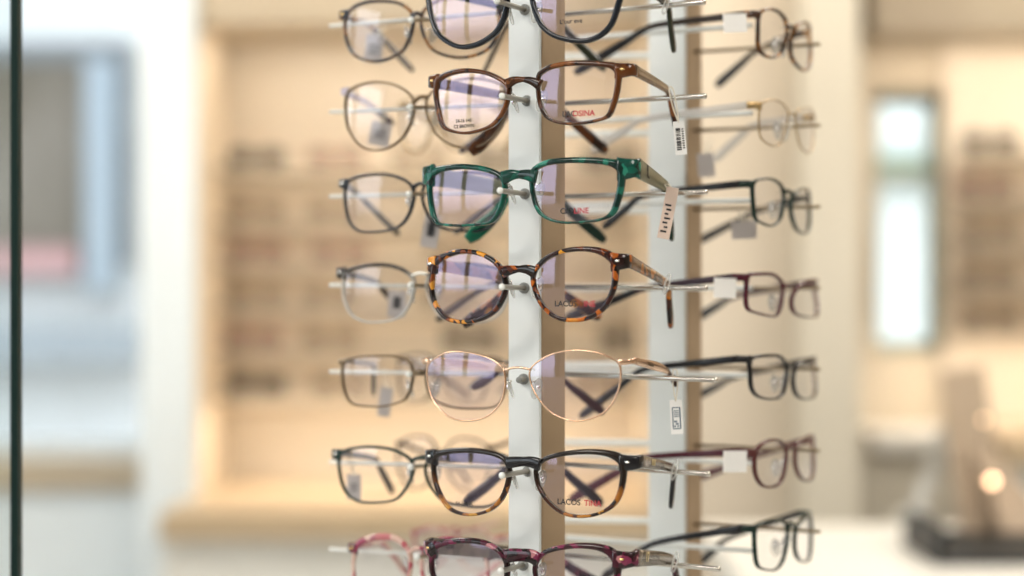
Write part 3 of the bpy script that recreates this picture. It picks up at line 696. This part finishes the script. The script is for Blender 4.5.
m_ceil = noisy('ceiling_white', (0.80, 0.79, 0.77), (0.83, 0.82, 0.80), 2, 0.9)
m_dark = noisy('window_frame_dark', (0.10, 0.11, 0.12), (0.14, 0.15, 0.16), 5, 0.5)
m_glass = lens_mat('window_glass', (0.95, 0.97, 0.97), (0.9, 0.95, 1), 0.02, 0.6)
m_edge = mat('glass_edge_green', (0.008, 0.026, 0.024), 0.5, spec=0.2)
BY = 4.1
solid('floor', -4.2, 3.4, -3.2, 9.0, -0.06, 0.0, m_floor)
solid('ceiling', -3.0, 3.4, -3.2, BY + .2, 2.75, 2.85, m_ceil)
solid('wall_right', 3.3, 3.4, -3.2, BY + .2, 0, 2.75, m_wall)
# back wall with two window openings
xl0, xl1 = -3.0, W(142, BY)
wx0, wx1 = W(876, BY), W(948, BY)
zt, zb = Zp(90, BY), Zp(352, BY)
solid('wall_back', W(192, BY), wx0, BY, BY + .2, 0, 2.75, m_wall)
solid('wall_back.001', wx1, 3.4, BY, BY + .2, 0, 2.75, m_wall)
solid('wall_back.002', wx0, wx1, BY, BY + .2, 0, zb, m_wall)
solid('wall_back.003', wx0, wx1, BY, BY + .2, zt, 2.75, m_wall)
solid('trim_1', W(140, 3.7), W(194, 3.7), 3.7, BY + .2, 0, 2.75, m_pale)          # white pier left of the shelves
solid('wall_back.004', -3.0, W(140, 3.7), 3.95, BY + .1, 0, Zp(487, 4.0), m_pale)
solid('trim_21', -3.0, W(140, 3.7), 3.93, BY + .1, Zp(487, 4.0), Zp(460, 4.0), m_taupe)
solid('wall_back.005', -3.0, W(140, 3.7), 3.95, BY + .1, Zp(-40, 4.0), 2.75, m_pale)
def window(name, x0, x1, y, z0, z1, fr, m, mid=None):
    w = bpy.data.objects.new(name, None); C.objects.link(w); w.location = ((x0 + x1) / 2, y, (z0 + z1) / 2); w['kind'] = 'structure'
    bm = bmesh.new()
    for a in ((x0, x0 + fr, z0, z1), (x1 - fr, x1, z0, z1), (x0, x1, z0, z0 + fr), (x0, x1, z1 - fr, z1)) + (((x0, x1, mid - fr / 2, mid + fr / 2),) if mid else ()):
        box(bm, V(((a[0] + a[1]) / 2, y, (a[2] + a[3]) / 2)) - w.location, (a[1] - a[0], 0.05, a[3] - a[2]))
    link('window_frame', bm, m, w, smooth=False)
    bm = bmesh.new(); box(bm, V((0, 0, 0)), (x1 - x0 - fr, 0.006, z1 - z0 - fr)); link('pane', bm, m_glass, w, smooth=False)
    return w
m_sage = noisy('window_frame_sage', (0.42, 0.47, 0.38), (0.48, 0.52, 0.43), 4, 0.6)
window('window_1', -3.0, W(140, 3.7), 4.05, Zp(455, 4.0), Zp(-40, 4.0), 0.03, m_pale)
window('window_2', wx0, wx1, BY + .1, zb, zt, 0.022, m_sage, Zp(170, BY))
# left shopfront: low wall, posts, panes of glass
solid('wall_left', -3.0, -2.9, -3.2, BY, 0, 1.26, m_white)
solid('wall_left.001', -3.0, -2.9, -3.2, BY, 2.55, 2.75, m_pale)
solid('wall_left.002', -3.0, -2.9, -3.2, -0.80, 1.26, 2.55, m_wall)
solid('wall_left.003', -3.0, -2.9, 1.80, BY, 1.26, 2.55, m_wall)
ys = [-0.80, 0.38, 1.16, 1.80]
for i, y in enumerate(ys):
    solid('trim_%d' % (i + 2), -3.02, -2.88, y - .06, y + .06, 1.26, 2.55, m_dark)
for i in range(len(ys) - 1):
    bm = bmesh.new(); box(bm, (0, 0, 0), (0.008, ys[i + 1] - ys[i] - .12, 1.29)); o = link('window_%d' % (i + 3), bm, m_glass, None, smooth=False)
    o.location = (-2.95, (ys[i] + ys[i + 1]) / 2, 1.905); o['kind'] = 'structure'
# wall behind the photographer: solid to the right, glazed to the left
solid('wall_front', -0.9, 3.4, -3.3, -3.2, 0, 2.75, m_wall)
solid('wall_front.001', -3.0, -0.9, -3.3, -3.2, 0, 2.75, m_wall)

# shelving unit, left: soffit, niche with a lit top and a lit bottom, shelves
def shelving(label, x0, x1, zs, ztop, zbot, yfront, yback, shelves, m_back, end0=True, end1=True):
    u = empty('shelving_unit', V(((x0 + x1) / 2, yback, 0.0)), label, 'shelving', 'lit wall shelving')
    solid('fascia', x0, x1, yfront, yback, ztop, zs, m_taupe, u)
    solid('back_panel', x0, x1, yback - .02, yback, zbot, ztop, m_back, u)
    if end0: solid('end_panel', x0, x0 + .03, yfront, yback, zbot, ztop, m_shelf, u)
    if end1: solid('end_panel', x1 - .03, x1, yfront, yback, zbot, ztop, m_shelf, u)
    for z in shelves:
        solid('shelf', x0 + .03, x1 - .03, yback - .17, yback - .02, z - .007, z + .007, m_sheet, u)
    solid('base_cabinet', x0, x1, yfront - .25, yback, 0, zbot - .05, m_white, u)
    solid('worktop', x0, x1, yfront - .28, yback, zbot - .05, zbot, m_counter, u)
    return u
sx0, sx1 = W(198, 3.9), W(655, 3.9)
ly = 3.86
shelfL = [Zp(p, ly) for p in (168, 222, 264, 308, 352, 400)]
shelving('wide lit wall shelving behind the display tower, left of the pale pillar', sx0, sx1, 2.75, Zp(28, 3.8), Zp(497, 3.75), 3.75, BY, shelfL, m_cream)
rx0, rx1 = W(952, 4.0), 2.6
shelfR = [Zp(p, 4.0) for p in (156, 200, 244, 288, 330)]
shelving('lit wall shelving at the right edge beyond the window', rx0, rx1, 2.75, Zp(32, 3.85), Zp(430, 3.85), 3.85, BY, shelfR, m_cream, end0=False)
# lit ledge below the right-hand window
solid('wall_back.006', W(860, 4.0), rx0, 3.85, BY, Zp(32, 3.85), 2.75, m_taupe)
solid('wall_back.007', W(858, 3.9), rx0, 3.86, BY, 0, Zp(448, 3.9), m_greybeige)
led = solid('window_ledge', W(858, 4.0), rx0, 3.83, BY, Zp(448, 3.9), Zp(432, 3.9), m_white, None, None); tag(led, 'pale ledge under the right-hand window', 'ledge')
# pale pillar right of the tower
solid('trim_20', W(802, 3.4), W(860, 3.4), 3.4, 3.7, 0, 2.75, m_greybeige)
solid('wall_partition', W(655, 3.5), W(802, 3.4), 3.52, 3.7, 0, 2.75, m_cream)

# niche strip lights, plus fill lamps added to brighten the shop
def area(name, loc, size, sy, power, col, rot=(0, 0, 0)):
    l = bpy.data.lights.new(name, 'AREA'); l.shape = 'RECTANGLE'; l.size = size; l.size_y = sy; l.energy = power; l.color = col
    o = bpy.data.objects.new(name, l); C.objects.link(o); o.location = loc; o.rotation_euler = rot
    return o
warm = (1.0, 0.88, 0.72)
area('shelf_strip_and_fill', ((sx0 + sx1) / 2, 3.86, Zp(28, 3.8) - .005), sx1 - sx0 - .1, .06, 3.0, warm, (math.radians(22), 0, 0))  # strip behind the soffit that lights the niche top
area('shelf_strip_and_fill', ((sx0 + sx1) / 2, 3.84, shelfL[-1] - .02), sx1 - sx0 - .1, .05, 1.7, warm, (math.radians(22), 0, 0))
area('shelf_strip_and_fill', (1.3, 3.93, Zp(32, 3.85) - .005), 1.0, .06, 3.4, warm, (math.radians(25), 0, 0))
area('shelf_strip_and_fill', (1.3, 3.93, Zp(352, 3.95)), 1.0, .05, 1.5, warm, (math.radians(25), 0, 0))
for k in range(5):  # unseen fill strips added under each shelf to lift the dark bays
    area('shelf_strip_and_fill', ((sx0 + sx1) / 2, 3.955, shelfL[k] - .010), sx1 - sx0 - .1, .02, .42, warm, (math.radians(15), 0, 0))
    area('shelf_strip_and_fill', ((rx0 + 1.9) / 2, 3.955, shelfR[k] - .010), 1.9 - rx0, .02, .22, warm, (math.radians(15), 0, 0))
area('wall_fill_light', (-0.3, 2.75, 2.70), 1.6, .12, 11, warm, (math.radians(50), 0, 0))  # this and the next: unseen, added to brighten shelving and back wall
area('wall_fill_light', (1.3, 2.75, 2.70), .8, .12, 5, warm, (math.radians(50), 0, 0))
area('pillar_downlight', (0.50, 3.2, 2.7), .3, .3, 5, warm, (math.radians(10), 0, 0))
for i, (x, y, pw) in enumerate(((-1.5, -0.4, 58), (1.2, -0.4, 34), (-1.2, 2.4, 24), (1.4, 2.4, 28))):  # unseen overhead panels added to light the room and the posts
    area('ceiling_fill_light', (x, y, 2.74), 1.0, 1.0, pw, (1.0, 0.95, 0.88))

# eyeglasses displayed on the far shelves
def far_pair(px, z, y, m, label, w=0.125):
    x = W(px, y); root = empty('eyeglasses', (x, y, z), label, 'eyeglasses', 'eyeglasses on the far wall shelves')
    for s in (-1, 1):
        bm = bmesh.new(); pts = []
        for k in range(24):
            a = 2 * math.pi * k / 24; ex = 0.75
            cx = math.copysign(abs(math.cos(a)) ** ex, math.cos(a)); cz = math.copysign(abs(math.sin(a)) ** ex, math.sin(a))
            pts.append(V((s * w * .27 + cx * w * .20, 0, .021 + cz * .019)))
        tube(bm, pts, 0.0024, 6, closed=True); link('rim', bm, m, root)
        bm = bmesh.new(); c = bm.verts.new(V((s * w * .27, 0, .021))); vs = [bm.verts.new(p) for p in pts]
        for k in range(24): bm.faces.new((c, vs[k], vs[(k + 1) % 24]))
        link('lens', bm, M['lens_sun' if m is M['far_dark'] else 'lens_dark'], root)
        bm = bmesh.new(); sweep(bm, catmull([V((s * w * .48, 0, .030)), V((s * w * .49, .06, .031)), V((s * w * .46, .085, .028)), V((s * w * .42, .108, .0035))], 4, False), [.005, .004, .005], .003); link('temple', bm, m, root)
    bm = bmesh.new(); tube(bm, catmull([V((-w * .09, 0, .027)), V((0, 0, .031)), V((w * .09, 0, .027))], 4, False), .0022, 6); link('bridge', bm, m, root)
M['lens_dark'] = clear_mat('smoke_lens', (0.16, 0.12, 0.09), 0.45, 0.1); M['lens_sun'] = clear_mat('dark_sun_lens', (0.05, 0.04, 0.03), 0.08, 0.1)
M['far_dark'] = mat('far_black', (0.02, 0.017, 0.012), 0.3); M['far_rose'] = mat('far_rose', (0.35, 0.14, 0.11), 0.3); M['far_tan'] = mat('far_tan', (0.33, 0.22, 0.12), 0.3)
shelf_names = ['top', 'second', 'third', 'fourth', 'fifth', 'lowest']
plan = {0: [(256, 'far_dark'), (335, 'far_rose'), (420, 'far_tan'), (500, 'far_dark'), (612, 'far_dark')], 1: [(256, 'far_tan'), (335, 'far_tan'), (455, 'far_tan'), (600, 'far_tan')], 2: [(256, 'far_rose'), (340, 'far_rose'), (455, 'far_tan')],
        3: [(256, 'far_tan'), (330, 'far_tan'), (445, 'far_tan')], 4: [(252, 'far_rose'), (330, 'far_tan'), (470, 'far_dark'), (628, 'far_dark')], 5: [(256, 'far_dark'), (340, 'far_tan'), (600, 'far_tan')]}
word = {'far_dark': 'dark', 'far_rose': 'rose red', 'far_tan': 'tan'}
ordw = ['first', 'second', 'third', 'fourth', 'fifth']
for s, lst in plan.items():
    for i, (px, k) in enumerate(lst):
        far_pair(px, shelfL[s] + .0075, 3.955, M[k], '%s blurred eyeglasses, %s from the left on the %s far shelf' % (word[k], ordw[i], shelf_names[s]))
for s, lst in {0: [(990, 'far_dark')], 1: [(985, 'far_rose')], 2: [(990, 'far_tan')], 3: [(988, 'far_tan')], 4: [(990, 'far_tan')]}.items():
    for px, k in lst:
        far_pair(px, shelfR[s] + .0075, 3.955, M[k], '%s blurred eyeglasses on the %s shelf at the right edge' % (word[k], ['top', 'second', 'third', 'fourth', 'lowest'][s]))

# glass door leaf at the left edge
gd = bpy.data.objects.new('door_1', None); C.objects.link(gd); gd['kind'] = 'structure'; gd.location = (W(12, 1.27), 1.27, 0)
bm = bmesh.new(); box(bm, V((-.5, 0, 1.2)), (1.0, 0.004, 2.4)); link('pane', bm, m_glass, gd, smooth=False)
bm = bmesh.new(); box(bm, V((0.003, 0, 1.2)), (0.0058, 0.010, 2.4)); link('glass_edge', bm, m_edge, gd, smooth=False)

# white table at the lower right, with a leaning board, a tray and a small lamp
td = 2.7
tz = Zp(524, 3.0)
tb = empty('table', (1.1, 2.6, 0), 'long white table at the lower right with a tray on it', 'table')
solid('tabletop', W(700, 3.0), 2.2, 2.2, 3.0, tz - .04, tz, m_white, tb, bev=.004)
for x in (W(715, 3.0), 2.1):
    for y in (2.26, 2.92): solid('leg', x, x + .05, y - .025, y + .025, 0, tz - .04, m_white, tb)
tr = empty('tray', (W(985, 2.6), 2.6, tz), 'black shallow tray holding a leaning beige board on the white table', 'tray')
m_black = noisy('tray_black', (0.02, 0.024, 0.028), (0.03, 0.034, 0.038), 9, 0.5)
x0, x1 = W(937, 2.55), W(1085, 2.55)
bm = bmesh.new(); box(bm, V(((x0 + x1) / 2, 2.66, tz + .006)) - tr.location, (x1 - x0, .22, .012)); link('tray_bottom', bm, m_black, tr, smooth=False)
for a in ((x0, x0 + .012, 2.55, 2.77, .055), (x1 - .012, x1, 2.55, 2.77, .03), (x0, x1, 2.55, 2.562, .013), (x0, x1, 2.758, 2.77, .022)):
    bm = bmesh.new(); box(bm, V(((a[0] + a[1]) / 2, (a[2] + a[3]) / 2, tz + a[4] / 2)) - tr.location, (a[1] - a[0], a[3] - a[2], a[4])); link('tray_side', bm, m_black, tr, smooth=False)
m_board = noisy('leaning_board_beige', (0.42, 0.33, 0.24), (0.47, 0.37, 0.28), 8, 0.6)
bd = empty('display_board', (W(975, 2.66), 2.66, tz + .012), 'tall beige board leaning in the black tray at the right', 'display board')
def quad(px4, d0, d1, name, m, parent, th=.012):
    bm = bmesh.new(); f = [at(px, py, d) - parent.location for (px, py), d in zip(px4, (d0, d1, d1, d0))]
    b = [p + V((0, th, 0)) for p in f]; vf = [bm.verts.new(p) for p in f]; vb = [bm.verts.new(p) for p in b]
    bm.faces.new(vf); bm.faces.new(vb[::-1])
    for i in range(4): bm.faces.new((vf[i], vb[i], vb[(i + 1) % 4], vf[(i + 1) % 4]))
    return link(name, bm, m, parent, smooth=False)
quad([(962, 533), (940, 372), (984, 366), (1006, 533)], 2.64, 2.72, 'panel', m_board, bd)
quad([(1004, 533), (970, 440), (985, 440), (1060, 533)], 2.60, 2.66, 'foot', m_board, bd)
ez = empty('mirror', (W(925, 2.75), 2.75, tz), 'small grey tilted table mirror left of the beige board', 'mirror')
m_greysilver = mat('mirror_grey', (0.50, 0.50, 0.47), 0.35, 0.3)
quad([(906, 516), (942, 425), (958, 425), (922, 516)], 2.74, 2.78, 'mirror_plate', m_greysilver, ez, .008)
quad([(900, 522), (900, 514), (935, 514), (935, 522)], 2.72, 2.72, 'foot', m_greysilver, ez, .06)
def bulb(px, py, d, r, label, s):
    p = at(px, py, d)
    lm = mat('bulb_glow', (1, .8, .6), .3, emit=(1.0, 0.62, 0.36), estr=s)
    o = empty('lamp', p, label, 'lamp', 'small warm lamps on the table')
    bm = bmesh.new(); ball(bm, V((0, 0, 0)), (r, r, r), None, 14); link('bulb', bm, lm, o)
    bm = bmesh.new(); tube(bm, [V((0, 0, -r * .8)), V((0, 0.0, -r * 2.2)), V((0, .0, tz + .013 - p.z))], r * .3, 8); link('stem', bm, M['bronze'], o)
bulb(992, 481, 2.60, .006, 'lower small glowing warm lamp in front of the beige board', 7)
bulb(984, 420, 2.60, .004, 'upper small glowing warm lamp in front of the beige board', 2.2)

# street beyond the left window
m_f1 = noisy('facade_brown', (0.09, 0.075, 0.055), (0.17, 0.15, 0.13), 3, .9, stretch=(1, 1, .4)); m_f2 = mat('facade_pale', (0.26, 0.30, 0.34), .8); m_f3 = mat('facade_rail', (0.24, 0.26, 0.28), .8)
m_f4 = noisy('facade_white', (0.42, 0.425, 0.43), (0.46, 0.465, 0.47), 1, .8)
SY = 7.0
fb = empty('building', (W(60, SY), SY, 0), 'pale shop building with a dark glazed bay across the street, through the left window', 'building')
solid('wall', W(-260, SY), W(240, SY), SY, SY + .3, 0, 4.5, m_f4, fb)
solid('awning', W(-200, SY), W(132, SY), SY - .05, SY, Zp(62, SY), Zp(44, SY), m_dark, fb)
solid('shop_window', W(-200, SY), W(90, SY), SY - .04, SY, Zp(270, SY), Zp(62, SY), m_f1, fb)
solid('shop_window', W(118, SY), W(132, SY), SY - .04, SY, Zp(265, SY), Zp(62, SY), m_dark, fb)
solid('pier', W(90, SY), W(118, SY), SY - .08, SY, Zp(290, SY), Zp(62, SY), m_f2, fb)
solid('sign_band', W(-200, SY), W(80, SY), SY - .07, SY, Zp(275, SY), Zp(248, SY), mat('facade_red', (0.36, 0.22, 0.22), .8), fb)
solid('railing', W(-200, SY), W(150, SY), SY - .2, SY, Zp(360, SY), Zp(325, SY), m_f3, fb)

hb = empty('building', (2.1, 8.0, 0), 'pale building with a green hedge strip seen through the right-hand window', 'building')
solid('wall', .6, 3.6, 8.0, 8.3, 0, 4.0, mat('facade_mist', (0.52, 0.54, 0.53), .9), hb)
solid('hedge_band', .6, 3.6, 7.9, 8.0, Zp(178, 8), Zp(160, 8), mat('hedge_green', (0.08, 0.13, 0.07), .9), hb)
# ------------------------------------------------------------------ sky, camera
w = bpy.data.worlds.new('sky'); scn.world = w; w.use_nodes = True
nt = w.node_tree; bgd = nt.nodes['Background']
tc = nt.nodes.new('ShaderNodeTexCoord'); sp = nt.nodes.new('ShaderNodeSeparateXYZ'); cr = nt.nodes.new('ShaderNodeValToRGB')
cr.color_ramp.elements[0].position = 0.46; cr.color_ramp.elements[0].color = (0.30, 0.29, 0.27, 1)
cr.color_ramp.elements[1].position = 0.54; cr.color_ramp.elements[1].color = (0.90, 0.95, 1.0, 1)
ma = nt.nodes.new('ShaderNodeMath'); ma.operation = 'MULTIPLY_ADD'; ma.inputs[1].default_value = .5; ma.inputs[2].default_value = .5
nt.links.new(tc.outputs['Generated'], sp.inputs[0]); nt.links.new(sp.outputs[2], ma.inputs[0]); nt.links.new(ma.outputs[0], cr.inputs[0]); nt.links.new(cr.outputs[0], bgd.inputs[0])
bgd.inputs[1].default_value = 4.6
pt = area('window_portal', (-2.93, .50, 1.9), 2.6, 1.29, 1, (1, 1, 1), (0, math.radians(-90), 0)); pt.rotation_euler = (math.radians(90), 0, math.radians(-90)); pt.data.cycles.is_portal = True

cam = bpy.data.cameras.new('camera'); co = bpy.data.objects.new('camera', cam); C.objects.link(co); scn.camera = co
co.location = (0, 0, CZ); co.rotation_euler = (math.radians(90), 0, 0)
cam.sensor_width = 36; cam.lens = 36 * F / 1024; cam.clip_start = .01
cam.dof.use_dof = True; cam.dof.focus_distance = 1.125; cam.dof.aperture_fstop = cam.lens / 27.0
scn.view_settings.view_transform = 'Standard'; scn.view_settings.look = 'None'; scn.view_settings.exposure = 0.05; scn.view_settings.gamma = 0.92
cy = scn.cycles
cy.use_denoising = True
cy.max_bounces = 8; cy.diffuse_bounces = 3; cy.glossy_bounces = 3; cy.transparent_max_bounces = 40; cy.caustics_reflective = False; cy.caustics_refractive = False; cy.sample_clamp_indirect = 4
